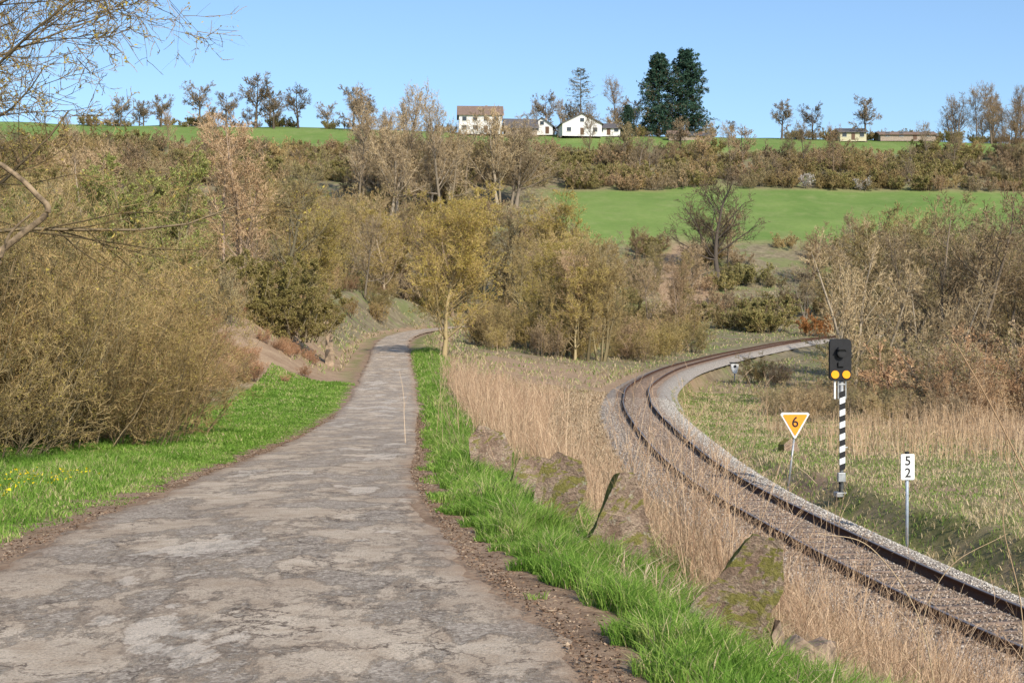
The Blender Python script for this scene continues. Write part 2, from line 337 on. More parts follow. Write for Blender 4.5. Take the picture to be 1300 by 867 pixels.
def lverge(n,y0,y1,h0,w0,wid,pw=1.2):
    y=y0+(y1-y0)*rng.random(n)**pw; e=hwf(y); s=e+rng.random(n)**1.2*wid; x=xr(y)-s
    k=fbm(x,y,1.1,61); nn_=fbm(x,y,.25,62)
    keep=(s>e+.05+.9*(fbm(x,y,.6,63)-.32)+.1*(y<14))&(nn_>.29)
    x,y,k,nn_,s,e=x[keep],y[keep],k[keep],nn_[keep],s[keep],e[keep]
    h=h0*(.35+k*nn_*2)*rng.uniform(.5,1.25,len(x))*np.clip((s-e)/1.2,.3,1)
    return x,y,h,w0*rng.uniform(.7,1.3,len(x)),rng.uniform(.2,1.1,len(x)),gcol(x,y,k)
d_=lverge(140000,8,30,.16,.011,9); e_=lverge(100000,25,60,.13,.022,8); f_=lverge(40000,55,82,.15,.04,5)
al=cat(a,b,c_,d_,e_,f_); blades('roadside_grass',*al[:5],M_grass,al[5])
n=210000; y=6+90*rng.random(n)**1.7; lo=xr(y)+3.0; hi=xt(y)-1.9; u=rng.random(n); x=lo+(hi-lo)*u; k=fbm(x,y,1.0,71)
kp=(fbm(x,y,.3,72)>.28)&(rng.random(n)<.25+sm((x-lo)/2.)); x,y,k,u=x[kp],y[kp],k[kp],u[kp]
blades('embankment_dry_grass',x,y,(.12+.50*k*rng.random(len(x)))*(1-.3*u*(y>28)),(.006+.00042*y)*rng.uniform(.7,1.3,len(x)),rng.uniform(.3,1.4,len(x)),M_dry,rng.normal(.5,.25,len(x)))
n=120000; y=18+100*rng.random(n)**1.4; s=2.2+rng.random(n)**1.1*13; x=xt(y)+s; k=fbm(x,y,1.6,73)
kp=fbm(x,y,.35,74)>.3; x,y,k,s=x[kp],y[kp],k[kp],s[kp]
rn=np.where(rng.random(len(x))<np.clip(.25+2.2*(k-.4)+.05*(s-5),.1,.97),rng.uniform(.55,1,len(x)),rng.uniform(0,.5,len(x)))
blades('trackside_meadow_grass',x,y,(.06+.24*k*rng.random(len(x))),(.008+.00038*y)*rng.uniform(.7,1.3,len(x)),rng.uniform(.3,1.2,len(x)),M_mixg,rn)
n=90000; y=84+189*rng.random(n); x=rng.uniform(-.36,.5,n)*y; dd1=np.abs(x-xr(y)); dd2=np.abs(x-xt(y)); k=fbm(x,y,5,75)
kp=(dd1>3)&((dd2>5)|(y<170))&((dd2>3))&(k>.38); 
x,y,k=x[kp],y[kp],k[kp]; kd=np.array([np.min((RAIL[:,0]-p)**2+(RAIL[:,1]-q)**2) for p,q in zip(x,y)]); kr=np.array([np.min((ROAD[:,0]-p)**2+(ROAD[:,1]-q)**2) for p,q in zip(x,y)])
kp=(kd>3**2)&(kr>2.6**2); x,y,k=x[kp],y[kp],k[kp]
blades('valley_rough_grass',x,y,.2+.5*k*rng.random(len(x)),.0006*y*rng.uniform(.6,1.2,len(x)),rng.uniform(.6,1.6,len(x)),M_mixg,np.clip(rng.normal(.55,.2,len(x)),0,.85))
n=20000; y=5+50*rng.random(n)**1.8; sd=np.where(rng.random(n)<.62,1,-1); off=hwf(y)+np.abs(rng.normal(.0,.25,n))-.08; x=xr(y)+sd*off
z=H(x,y)+.03*(off<hwf(y)+.05)+.004; s=rng.uniform(.003,.011,n)*(1+y*.02)
V=np.stack([x,y,z],1)[:,None]+rng.normal(0,1,(n,4,3))*s[:,None,None]*np.array([1,1,.5]); 
Tt=(np.arange(n)[:,None,None]*4+np.array([[0,1,2],[0,2,3],[1,2,3]])).reshape(-1,3)
mk('soil_crumbs',V,None,Tt,[M_litter],dict(rnd=np.repeat(rng.random(n),4)))
n=200; y=rng.uniform(15,21,n); x=xr(y)-rng.uniform(3.0,4.6,n); z=H(x,y)+rng.uniform(.08,.16,n)
V=np.stack([x,y,z],1)[:,None]+rng.normal(0,.014,(n,4,3)); Tt=(np.arange(n)[:,None,None]*4+np.array([[0,1,2],[0,2,3],[1,2,3]])).reshape(-1,3)
mk('dandelion_flowers',V,None,Tt,[M_yel],dict(rnd=np.repeat(rng.random(n),4)))

# ------------------------------------------------------------------ branching plants
def nrm(v): return v/np.maximum(np.linalg.norm(v,axis=-1,keepdims=True),1e-9)
def grow(P,R,Ln,m,t0,t1,a0,a1,lr,K,up,wig,rr,r,shape=.5,rmin=.004):
    n=len(P); Kp=P.shape[1]; idx=np.repeat(np.arange(n),m); t=r.uniform(t0,t1,len(idx)); f=t*(Kp-1); i=np.minimum(f.astype(int),Kp-2); u=(f-i)[:,None]
    b=P[idx,i]*(1-u)+P[idx,i+1]*u; tan=nrm(P[idx,i+1]-P[idx,i]); rl=R[idx,i]*(1-u[:,0])+R[idx,i+1]*u[:,0]
    v=r.normal(size=b.shape); v-=tan*(v*tan).sum(1,keepdims=True); v=nrm(v); a=np.radians(r.uniform(a0,a1,len(idx)))[:,None]
    d=tan*np.cos(a)+v*np.sin(a); L=Ln[idx]*lr*(1-shape*t)*r.uniform(.65,1.25,len(idx))
    pts=[b]; p=b
    for k in range(K-1):
        d=nrm(d+np.array([0,0,up])+r.normal(size=d.shape)*wig); p=p+d*(L/(K-1))[:,None]; pts.append(p)
    r0=np.maximum(rl*rr,rmin); RR=r0[:,None]*np.linspace(1,.35,K)[None]; return np.stack(pts,1),np.maximum(RR,rmin*.6),L
class Acc:
    def __init__(s): s.V=[];s.Q=[];s.T=[];s.r=[];s.qm=[];s.tm=[];s.n=0
    def tube(s,P,R,n,mi,r):
        N_,K,_=P.shape; t=nrm(np.gradient(P,axis=1)); ref=np.where(np.abs(t[...,2:3])<.9,np.array([0,0,1.]),np.array([1.,0,0]))
        u=nrm(np.cross(t,ref)); v=np.cross(t,u); an=np.arange(n)*2*np.pi/n
        V=P[:,:,None]+R[:,:,None,None]*(np.cos(an)[:,None]*u[:,:,None]+np.sin(an)[:,None]*v[:,:,None])
        I=s.n+np.arange(N_*K*n).reshape(N_,K,n); J=np.roll(I,-1,2)
        q=np.stack([I[:,:-1],J[:,:-1],J[:,1:],I[:,1:]],-1).reshape(-1,4)
        s.V.append(V.reshape(-1,3)); s.Q.append(q); s.qm.append(np.full(len(q),mi)); s.r.append(np.repeat(r.random(N_),K*n)); s.n+=N_*K*n
    def rib(s,P,R,mi,r):
        N_,K,_=P.shape; d=nrm(P[:,-1]-P[:,0]); side=nrm(np.cross(d,r.normal(size=d.shape)))[:,None]
        V=np.stack([P-side*R[...,None],P+side*R[...,None]],2); I=s.n+np.arange(N_*K*2).reshape(N_,K,2)
        q=np.stack([I[:,:-1,0],I[:,:-1,1],I[:,1:,1],I[:,1:,0]],-1).reshape(-1,4)
        s.V.append(V.reshape(-1,3)); s.Q.append(q); s.qm.append(np.full(len(q),mi)); s.r.append(np.repeat(r.random(N_),K*2)); s.n+=N_*K*2
    def buds(s,P,per,size,mi,r,jit=0.):
        N_,K,_=P.shape; n=int(N_*per); i=r.integers(0,N_,n); f=r.random(n)*(K-1); k=np.minimum(f.astype(int),K-2); u=(f-k)[:,None]
        c=P[i,k]*(1-u)+P[i,k+1]*u+r.normal(size=(n,3))*jit
        V=c[:,None]+r.normal(size=(n,3,3))*(size*r.uniform(.5,1.2,n))[:,None,None]
        s.V.append(V.reshape(-1,3)); s.T.append(s.n+np.arange(n*3).reshape(n,3)); s.tm.append(np.full(n,mi)); s.r.append(np.repeat(r.random(n),3)); s.n+=3*n
    def mesh(s,name,mats):
        Q=np.concatenate(s.Q) if s.Q else None; T=np.concatenate(s.T) if s.T else None
        mi=np.concatenate(s.qm+s.tm); return mk(name,np.concatenate(s.V),Q,T,mats,dict(rnd=np.concatenate(s.r)),midx=mi,link=False)
def plant(name,seed,Ht,r0,n,stems=1,spread=.4,cs=.25,ang=(35,65),up=.12,tw=.018,bud=None,budn=1.,buds=.04,base_r=.0,lean=.05,trunkfrac=.95,droop=0.,shape=.55):
    r=np.random.default_rng(seed); a=Acc(); K=9
    th=r.uniform(0,2*np.pi,stems); rad=base_r*np.sqrt(r.random(stems))
    b=np.stack([np.cos(th)*rad,np.sin(th)*rad,np.full(stems,-.25)],1)
    d=nrm(np.stack([np.cos(th)*lean*r.uniform(.3,1.3,stems),np.sin(th)*lean*r.uniform(.3,1.3,stems),np.ones(stems)],1))
    L=Ht*trunkfrac*(r.uniform(.6,1,stems) if stems>1 else np.ones(1)); pts=[b]; p=b
    for k in range(K-1):
        d=nrm(d+r.normal(size=d.shape)*(.09 if stems==1 else .07)+np.array([0,0,.05])); p=p+d*(L/(K-1))[:,None]; pts.append(p)
    P0=np.stack(pts,1); R0=r0*np.linspace(1,.18,K)[None]*np.ones((stems,1)); R0[:,0]*=1.3
    a.tube(P0,R0,7 if stems==1 else 4,0,r)
    P,R,Ln=P0,R0,L; up_=up
    nl=len(n)
    for l,m_ in enumerate(n):
        if l==0: P,R,Ln=grow(P,R,Ln,m_,cs,.98,ang[0],ang[1],spread,7,up_,.13,.45,r,shape,tw)
        else: P,R,Ln=grow(P,R,Ln,m_,.12,1.,25,60,.52,5 if l<nl-1 else 4,up_*.6-droop*l,.16,.5,r,.35,tw)
        if l==0: a.tube(P,R,4 if stems==1 else 3,0,r)
        elif l==1 and stems==1: a.tube(P,R,3,0,r)
        else: a.rib(P,np.maximum(R,tw*.5),1,r)
    if bud is not None: a.buds(P,budn,buds,2,r,jit=buds*.6)
    return a.mesh(name,[M_bark,M_twig]+([bud] if bud else []))
T_A=plant('broad_tree_mesh',1,17,.28,(24,8,7,5),spread=.42,cs=.22,tw=.019,bud=M_budB,budn=.3,buds=.04)
T_B=plant('round_tree_mesh',2,17,.28,(22,9,7,5),spread=.46,cs=.16,ang=(30,70),tw=.018,bud=M_budO,budn=.8,buds=.05)
T_C=plant('tall_tree_mesh',3,20,.28,(28,8,6,4),spread=.29,cs=.2,ang=(20,45),up=.2,tw=.024)
T_D=plant('forked_tree_mesh',4,16,.17,(14,8,6,5),stems=4,spread=.36,cs=.2,base_r=.5,lean=.22,tw=.018,bud=M_budB,budn=.3,buds=.04)
T_E=plant('spreading_tree_mesh',9,17,.32,(18,9,7,5),spread=.58,cs=.18,ang=(30,65),up=.1,tw=.021,trunkfrac=.75)
T_G=plant('pale_tree_mesh',10,14,.19,(14,7,5,4),stems=3,spread=.34,cs=.25,base_r=.5,lean=.2,tw=.018)
T_Y=plant('yellow_tree_mesh',5,12.5,.2,(34,9,7,5),spread=.5,cs=.13,ang=(35,70),up=.12,tw=.014,bud=M_budY,budn=3.,buds=.04,shape=.5)
T_O=plant('orchard_tree_mesh',6,11,.32,(14,9,6,5),spread=.66,cs=.22,ang=(35,75),up=.07,tw=.042,trunkfrac=.8)
T_W=plant('willow_tree_mesh',8,13,.16,(16,9,6,5),stems=4,spread=.36,cs=.1,base_r=.8,lean=.3,tw=.016,bud=M_budG,budn=2.2,buds=.055)
S_A=plant('shrub_mesh_a',11,4.5,.03,(9,7,6),stems=26,spread=.34,cs=.15,base_r=1.3,lean=.45,tw=.011,bud=M_budB,budn=.5,buds=.02)
S_B=plant('shrub_mesh_b',12,4.5,.03,(9,7,6),stems=24,spread=.38,cs=.1,base_r=1.5,lean=.6,tw=.011,bud=M_budO,budn=1.6,buds=.022)
S_Y=plant('shrub_mesh_y',13,6,.035,(9,7,6),stems=18,spread=.34,cs=.12,base_r=1.2,lean=.3,tw=.014,bud=M_budY,budn=1.4,buds=.03)
S_O=plant('evergreen_shrub_mesh',14,4.6,.04,(10,8,7),stems=46,spread=.30,cs=.05,base_r=2.6,lean=.7,tw=.012,bud=M_budE,budn=4,buds=.045)
S_F=plant('far_shrub_mesh',15,5,.04,(9,6,5),stems=16,spread=.42,cs=.1,base_r=2.2,lean=.6,tw=.035,bud=M_budB,budn=.7,buds=.07)
S_G=plant('far_shrub_green_mesh',16,5,.04,(9,6,5),stems=16,spread=.42,cs=.1,base_r=2.2,lean=.6,tw=.03,bud=M_budO,budn=3,buds=.08)
S_H=plant('hazel_mesh_a',17,5.5,.022,(10,8,7),stems=46,spread=.32,cs=.06,base_r=1.7,lean=.5,tw=.0055,bud=M_budO,budn=1.6,buds=.013)
S_I=plant('hazel_mesh_b',18,5.5,.022,(10,8,7),stems=44,spread=.34,cs=.05,base_r=1.8,lean=.65,tw=.0055,bud=M_budY,budn=1.4,buds=.013)
BROWN=[(.96,.88,.79),(1.02,.92,.77),(.84,.80,.75),(.86,.86,.70),(1.02,.88,.78)]
def put(name,me,x,y,s,parent=None,col=None,rz=None,sink=0.,tilt=0.):
    ob=bpy.data.objects.new(name,me); ob.location=(x,y,float(H(x,y))-sink); ob.scale=(s*rng.uniform(.92,1.08),s*rng.uniform(.92,1.08),s)
    ob.rotation_euler=(rng.normal()*tilt,rng.normal()*tilt,rng.uniform(0,6.28) if rz is None else rz)
    c=col or BROWN[rng.integers(len(BROWN))]; j=rng.uniform(.68,1.2); ob.color=(c[0]*j,c[1]*j,c[2]*j,1)
    COL.objects.link(ob)
    if parent: ob.parent=parent
    return ob
RP=ROAD[:,:2]; TP=RAIL[:,:2]
def clear(x,y,mr,mt): return np.min(np.hypot(RP[:,0]-x,RP[:,1]-y))>mr and np.min(np.hypot(TP[:,0]-x,TP[:,1]-y))>mt
def scatter(parent,nme,x0,x1,y0,y1,n,protos,h0,h1,cols=None,mr=4,mt=5,cond=None):
    k=0
    for _ in range(n*6):
        if k>=n: break
        x,y=rng.uniform(x0,x1),rng.uniform(y0,y1)
        if not clear(x,y,mr,mt): continue
        if cond and not cond(x,y): continue
        me,hh=protos[rng.integers(len(protos))]
        put(nme,me,x,y,rng.uniform(h0,h1)/hh,parent,(cols[rng.integers(len(cols))] if cols else None)); k+=1
trees=[(T_A,17),(T_B,17),(T_C,20),(T_D,15),(T_E,17)]; shr=[(S_F,5),(S_G,5),(S_F,5)]
wl=empty('woodland')
PINK=[(1.08,.94,.85),(1.05,.96,.87)]; GREY=[(1.0,.95,.90),(.84,.82,.80)]; OLV=[(.98,.92,.65),(1.06,.98,.68),(.86,.82,.57)]; RED=[(1.03,.80,.68),(1.0,.80,.69)]; PALE=[(1.3,1.24,1.12)]
scatter(wl,'tree',-85,-24,118,200,44,trees+[(T_W,13),(T_W,13)],9,13.5,BROWN+OLV+PINK,6)
scatter(wl,'tree',-36,14,212,250,38,trees+[(T_Y,12.5),(T_Y,12.5)],13,19,OLV+BROWN,4,6)
scatter(wl,'tree',-28,-17,130,205,15,[(T_A,17),(T_Y,12.5),(T_B,17)],9,14,OLV+BROWN,5.5)
scatter(wl,'tree',-36,4,310,338,24,[(T_C,20),(T_A,17),(T_E,17),(T_E,17)],19,27,PALE+GREY,4)
scatter(wl,'tree',-150,-32,205,300,64,trees+[(T_W,13)],11,18,BROWN+OLV)
scatter(wl,'undergrowth',-90,14,205,260,60,shr,4,7,BROWN+OLV,4,7)
scatter(wl,'undergrowth',-70,-22,105,200,50,[(S_A,4.5),(S_B,4.5),(S_F,5)],3,5.5,BROWN+OLV,5)
scatter(wl,'undergrowth',-28,-15,108,205,44,[(S_A,4.5),(S_B,4.5),(S_Y,6)],1.8,4.2,BROWN+OLV+RED,5)
scatter(wl,'tree',16,130,226,272,46,trees+[(T_W,13)],8,14,BROWN+GREY,5,6,lambda x,y:not(27<x<46 and y<265))
scatter(wl,'undergrowth',12,130,212,284,120,shr,3,6,BROWN+OLV,5,6)
scatter(wl,'tree',3,12,138,165,9,[(T_D,15),(T_Y,12.5),(T_A,17)],9,12.5,PINK+OLV,6,6)
scatter(wl,'tree',0,26,172,210,12,trees+[(T_Y,12.5)],9,13,PINK+OLV,6,7)
scatter(wl,'undergrowth',-4,26,128,212,76,[(S_Y,6),(S_A,4.5),(S_B,4.5)],2.5,5.5,OLV+PINK,5,5)
rw=empty('trackside_wood')
rc=lambda x,y:x/y>.245
scatter(rw,'tree',30,90,105,190,76,[(T_A,17),(T_B,17),(T_D,15),(T_E,17),(T_G,14)],12,18,BROWN+GREY+OLV,5,8,rc)
scatter(rw,'undergrowth',20,90,80,180,100,[(S_A,4.5),(S_B,4.5),(S_F,5)],3.5,7,BROWN+GREY,5,6,rc)
scatter(rw,'undergrowth',13,24,72,100,24,[(S_A,4.5),(S_B,4.5)],1.8,2.6,BROWN,5,4.5,lambda x,y:x/y>.185)
scatter(rw,'undergrowth',24,46,70,98,24,[(S_A,4.5),(S_F,5)],3,6,RED+PINK,5,6,lambda x,y:x/y>.27)
for x,y,h in ((23.6,98,13.5),(26.4,104,11.5),(29,96,10)): put('tree',T_G,x,y,h/14,rw,PALE[0])
put('orange_willow_shrub',S_F,44.5,210,.85,None,(1.3,.75,.42))
hd=empty('hillside_hedgerow')
scatter(hd,'shrub',-150,165,347,399,400,shr,3.2,7,BROWN+OLV,cond=lambda x,y:not(x>100 and y<350))
scatter(hd,'shrub',5,165,344,356,60,shr,3,5.5,BROWN+OLV)
scatter(hd,'shrub',40,165,274,300,50,shr,2.5,5,BROWN+OLV,cond=lambda x,y:y<276+.17*x)
scatter(hd,'shrub',-150,-2,290,398,190,shr,3.5,7,BROWN+OLV)
scatter(hd,'tree',-150,160,350,398,40,[(T_O,11),(T_A,17),(T_E,17)],7,13,BROWN+GREY)
scatter(hd,'shrub',-130,170,398,404,50,shr,2,4,BROWN)
rh=empty('ridge_hedge')
for x0,x1,k in ((-135,-45,26),(-22,48,26),(58,66,4),(86,135,26),(130,175,30)): scatter(rh,'shrub',x0,x1,436,452,k,shr,1.8,4.5,BROWN+OLV)
scatter(rh,'tree',138,172,440,452,17,[(T_A,17),(T_E,17)],11,18,[(.85,.76,.7)]); scatter(rh,'tree',-125,-55,438,470,10,[(T_O,11)],6,12,[(.75,.7,.68)])
scatter(rh,'tree',2,44,446,462,10,[(T_O,11),(T_A,17)],7,12,BROWN)
th=empty('hazel_thicket')
for x,y,h in ((-8.6,31.5,3.6),(-9.6,29.5,4.4),(-11,31,5.2),(-12.4,28.5,5.6),(-9.9,34,4.8),(-11.8,34.5,5.6),(-14,31,6.4),(-10.4,26.6,4.2),(-13.5,36,6.2),(-9.4,37.5,4.0),(-11.0,40,5.4),(-15,27,6.4),(-12.2,25.0,5.0),(-16,34,7),(-13,43,6),(-16,40,7.4),(-18,44,8)):
    put('hazel_bush',(S_H,S_I)[rng.integers(2)],x,y,h/5.3,th,[(.96,.86,.62),(1.04,.9,.63),(.88,.82,.61)][rng.integers(3)])
br=empty('bramble_bank')
scatter(br,'bramble',-34,-14.0,48,84,56,[(S_A,4.5),(S_H,5.5)],1.2,2.8,[(.95,.74,.67),(1.0,.78,.69),(1.1,.9,.77)],7)
scatter(br,'bramble',-40,-18,85,118,34,[(S_A,4.5),(S_B,4.5)],2.2,4.5,BROWN+RED,8)
scatter(br,'low_bramble',-22,-12.0,72,106,80,[(S_A,4.5)],.5,1.2,[(1.15,.84,.72),(1.25,1.0,.8),(1.0,.72,.62)],4.2)
put('yellow_budding_tree',T_Y,-5.5,115,1.04,None,(1.0,.9,.58))
put('bare_oak_tree',T_E,38,262,1.5,None,(.42,.40,.41))
put('willow_tree',T_W,-27,108,1.05,None,(1.0,1.0,.75)); put('willow_tree',T_W,-31,112,.95,None,(1.0,1.0,.75))
put('hazel_tree',T_D,-22,112,.95,None,PINK[0])
put('evergreen_shrub',S_O,-15.2,95,.95,None,(1.05,1.0,.8)); put('evergreen_shrub',S_O,-18.0,97,1.04,None,(1.0,.97,.75))
for x,y,h in ((-108,438,11),(-96,437,15),(-88,438,12),(-79,438,18),(-73,436,13),(-66,439,14),(-48,432,15),(-44,430,12),(11,446,14),(38,444,13),(68,440,6),(83,438,13),(93,440,12),(108,434,15),(-120,436,10)):
    put('bare_fruit_tree',T_O,x,y,h/11,None,(.6,.57,.57))
for x,y,h in ((147,436,18),(155,438,17)): put('bare_lime_tree',T_A,x,y,h/17,None,(.85,.76,.7))
put('birch_tree',T_A,33,444,1.0,None,(1.0,.87,.74))
BL=plant('blossom_mesh',31,4,.05,(9,6,5),stems=8,spread=.4,cs=.2,base_r=.8,lean=.4,tw=.02,bud=M_budW,budn=1.2,buds=.07)
put('blossom_shrub',BL,72,346,1.15); put('blossom_shrub',BL,85,345,1.0)

def conifer(name,seed,Ht,rad,dens,mat,start=.05,nsz=.16,tw=.03,per=5):
    r=np.random.default_rng(seed); a=Acc(); K=10
    z=np.linspace(-.3,Ht,K); P0=np.stack([r.normal(0,.04,K).cumsum(),r.normal(0,.04,K).cumsum(),z],1)[None]; R0=np.linspace(.32,.03,K)[None]
    a.tube(P0,R0,7,0,r); n=int(dens); t=start+(1-start)*r.random(n)**.9; th=r.uniform(0,2*np.pi,n)
    lump=.85+.22*np.sin(t*23+np.sin(th*3+seed)*2)+.2*np.sin(th*2.+t*9)
    L=rad*np.clip(1.05-t,0,1)**.55*r.uniform(.7,1.15,n)*lump+.35
    b=np.stack([0*t,0*t,t*Ht],1); d=np.stack([np.cos(th),np.sin(th),.05+.5*t],1); pts=[b]; p=b
    for k in range(5):
        d=nrm(d+np.array([0,0,-.11 if k<3 else .08])+r.normal(size=d.shape)*.05); p=p+d*(L/5)[:,None]; pts.append(p)
    P=np.stack(pts,1); a.rib(P,np.full(P.shape[:2],tw),1,r)
    P2,R2,L2=grow(P,np.full(P.shape[:2],tw),L,7,.2,1,30,60,.32,3,-.15,.1,1.,r,.5,tw*.6)
    a.rib(P2,np.full(P2.shape[:2],tw*.6),1,r); a.buds(P2,per,nsz,2,r,jit=nsz*.7)
    return a.mesh(name,[M_bark,M_twig,mat])
SP=conifer('spruce_mesh_a',41,25,8.4,460,M_needle,.04,.26,.04,7); SP2=conifer('spruce_mesh_b',42,25.5,8.0,460,M_needle,.04,.26,.04,7)
PN=conifer('larch_mesh',43,21,6.5,110,M_needle2,.22,.14,.05,3)
put('spruce_tree',SP,45.5,440,1.0,None,(.5,.5,.5)); put('spruce_tree',SP2,54,441,1.04,None,(.5,.5,.5))
put('larch_tree',PN,21.5,447,1.0,None,(.6,.6,.6)); put('spruce_tree',SP,35.5,436,.38,None,(.5,.5,.5))
put('spruce_tree',SP,-57,230,.6,None,(.5,.5,.5))

ov=plant('overhanging_tree_mesh',58,10.5,.14,(34,9,8,6),spread=.5,cs=.34,ang=(40,80),up=.06,tw=.0065,bud=M_budY,budn=1.8,buds=.018,shape=.3)
put('overhanging_tree',ov,-8.6,18.5,1.0,None,(.60,.54,.42),rz=.6)
put('overhanging_tree',ov,-10.2,23.5,1.05,None,(.60,.54,.42),rz=4.2)
def cane(name,pts,r0,r1,mat,par=None,n=7):
    P=spline(pts,8)[None]; a=Acc(); a.tube(P,np.linspace(r0,r1,P.shape[1])[None],n,0,rng); me=a.mesh(name,[mat]); ob=bpy.data.objects.new(name,me); COL.objects.link(ob)
    ob.color=(1,1,1,1)
    for p in me.polygons: p.use_smooth=True
    if par: ob.parent=par
    return ob
M_pale=paint('pale_bark',(.36,.26,.16),.9,.35,0,10)
bo=empty('arching_dead_branch')
cane('main_limb',[(-7.4,17,.2),(-7.0,17,1.2),(-6.62,17,2.1),(-6.3,17,2.65),(-5.9,17,3.0),(-5.55,17,3.3),(-5.68,17,3.5),(-5.95,17,3.75),(-6.3,17,3.9),(-7.2,17.2,3.75)],.05,.028,M_pale,bo)
cane('side_limb',[(-6.5,17,2.3),(-6.1,16.8,2.6),(-5.9,16.7,3.0),(-5.6,16.6,3.25)],.03,.012,M_pale,bo)
cane('lower_limb',[(-6.8,17,1.7),(-6.45,16.8,1.85),(-6.3,16.7,2.2),(-6.25,16.6,2.6)],.03,.01,M_pale,bo)

# ------------------------------------------------------------------ dry weeds & reeds
def stalks(name,x,y,h,w,mat,branch=4,lean=.18,seed=3):
    r=np.random.default_rng(seed); a=Acc(); n=len(x); b=np.stack([x,y,H(x,y)-.03],1); d=nrm(np.stack([r.normal(0,lean,n),r.normal(0,lean,n),np.ones(n)],1))
    pts=[b]; p=b
    for k in range(5): d=nrm(d+r.normal(size=d.shape)*.06); p=p+d*(h/5)[:,None]; pts.append(p)
    P=np.stack(pts,1); R=w[:,None]*np.linspace(1,.4,6)[None]; a.rib(P,R,0,r)
    if branch:
        P2,R2,L2=grow(P,R,h,branch,.3,1,20,45,.33,4,.05,.1,.7,r,.5,float(w.min())*.6); a.rib(P2,R2,0,r)
        P3,R3,L3=grow(P2,R2,L2,2,.4,1,20,45,.5,3,.05,.1,.7,r,.5,float(w.min())*.5); a.rib(P3,R3,0,r)
    me=a.mesh(name,[mat]); ob=bpy.data.objects.new(name,me); COL.objects.link(ob); return ob
n=8000; y=15+71*rng.random(n)**1.1; lo=xr(y)+3.3; hi=xt(y)-2.8; u=rng.random(n); x=lo+(hi-lo)*u; k=fbm(x,y,1.6,81)
um=np.interp(y,[12,24,34,50,86],[.36,.42,.50,.64,.85]); kp=(k>.38)&(u<um)&((y>24)|(x>xr(y)+4.4)); x,y,k,u,um=[q[kp] for q in (x,y,k,u,um)]
stalks('dry_weeds',x,y,(.5+1.25*rng.random(len(x))*(.5+k))*(1-.35*u/um),(.0026+.00011*y),M_stalk,5)
cx=[];cy=[];hh=[]
for (a0,b0,nn_,rr_,h0) in ((1.85,14.3,110,.27,2.2),(2.35,15.2,50,.3,1.9),(1.6,18.2,60,.33,1.9),(2.9,14.0,30,.4,1.7),(1.2,22.3,60,.4,2.1),(.5,27,60,.6,2.2),(-.3,34,80,.8,2.2),(1.2,30,50,.8,1.8),(3.2,17,30,.7,1.9)):
    cx.append(rng.normal(a0,rr_,nn_)); cy.append(rng.normal(b0,rr_,nn_)); hh.append(h0*rng.uniform(.45,1.1,nn_))
cx,cy,hh=map(np.concatenate,(cx,cy,hh)); stalks('dry_weed_clumps',cx,cy,hh,(.0023+.00011*cy),M_stalk,5,.22,5)
n=5200; y=44+24*rng.random(n); x=xt(y)+5.5+rng.random(n)*20; k=fbm(x,y,2.5,83); kp=(k>.45); x,y,k=x[kp],y[kp],k[kp]
stalks('dry_reeds',x,y,.5+1.2*rng.random(len(x))*k*1.4,np.full(len(x),.011),M_reed,2,.1,7)
n=4600; y=8.5+11*rng.random(n); lo=xr(y)+4.2; x=lo+rng.random(n)*(xt(y)-2.9-lo); k=fbm(x,y,1.1,85); kp=k>.38; x,y,k=x[kp],y[kp],k[kp]; stalks('slope_dry_weeds',x,y,.25+1.05*rng.random(len(x))*(.4+k),np.full(len(x),.0028),M_stalk,5,.4,9)
bc=empty('bramble_canes')
cane('cane_1',[(3.4,7.2,-.8),(2.95,7.1,.25),(2.6,7,.95),(2.35,7,1.45),(2.16,7,1.78)],.007,.003,M_reed,bc,5)
cane('cane_2',[(3.2,7.6,-.8),(2.9,7.5,.35),(2.55,7.3,1.1),(2.5,7.2,1.25)],.005,.002,M_reed,bc,5)
cane('cane_3',[(3.1,8.6,-.9),(3.05,8.5,.1),(2.9,8.4,.7),(2.95,8.3,1.1)],.005,.002,M_reed,bc,5)
cane('cane_4',[(2.7,9.2,-.9),(2.6,9.1,-.2),(2.75,9.0,.3),(3.1,8.9,.55)],.005,.002,M_reed,bc,5)
cane('cane_5',[(2.9,9.6,-.9),(2.7,9.4,-.1),(2.35,9.3,.4),(2.0,9.3,.5)],.005,.002,M_reed,bc,5)
stalks('sapling',np.array([-1.05]),np.array([24.]),np.array([.75]),np.array([.007]),M_pale,6,.1,4)

# ------------------------------------------------------------------ stones
m,nt,out=nm('mossy_sandstone'); tc=N(nt,'ShaderNodeTexCoord').outputs['Object']; oi=N(nt,'ShaderNodeObjectInfo')
va=N(nt,'ShaderNodeVectorMath',operation='ADD'); nt.links.new(tc,va.inputs[0]); nt.links.new(oi.outputs['Random'],va.inputs[1])
a1=noise(nt,va.outputs[0],5,8,.7); a2=noise(nt,va.outputs[0],40,5,.7)
c=mix(nt,ramp(nt,a1,[(.38,0.),(.62,1.)]),(.25,.165,.115),(.50,.37,.27)); c=mix(nt,ramp(nt,a2,[(.35,.6),(.58,0.)]),c,(.15,.105,.08))
geo=N(nt,'ShaderNodeNewGeometry'); sx=N(nt,'ShaderNodeSeparateXYZ'); nt.links.new(geo.outputs['Normal'],sx.inputs[0])
up=math_(nt,'ADD',math_(nt,'SUBTRACT',sx.outputs[2],math_(nt,'MULTIPLY',sx.outputs[0],.5)),math_(nt,'MULTIPLY',a1,1.2))
c=mix(nt,ramp(nt,up,[(.74,0.),(.92,.9)]),c,mix(nt,a2,(.08,.075,.02),(.32,.29,.06)))
lic=ramp(nt,noise(nt,va.outputs[0],11,5,.6),[(.60,0.),(.66,.5)]); c=mix(nt,lic,c,(.50,.46,.35))
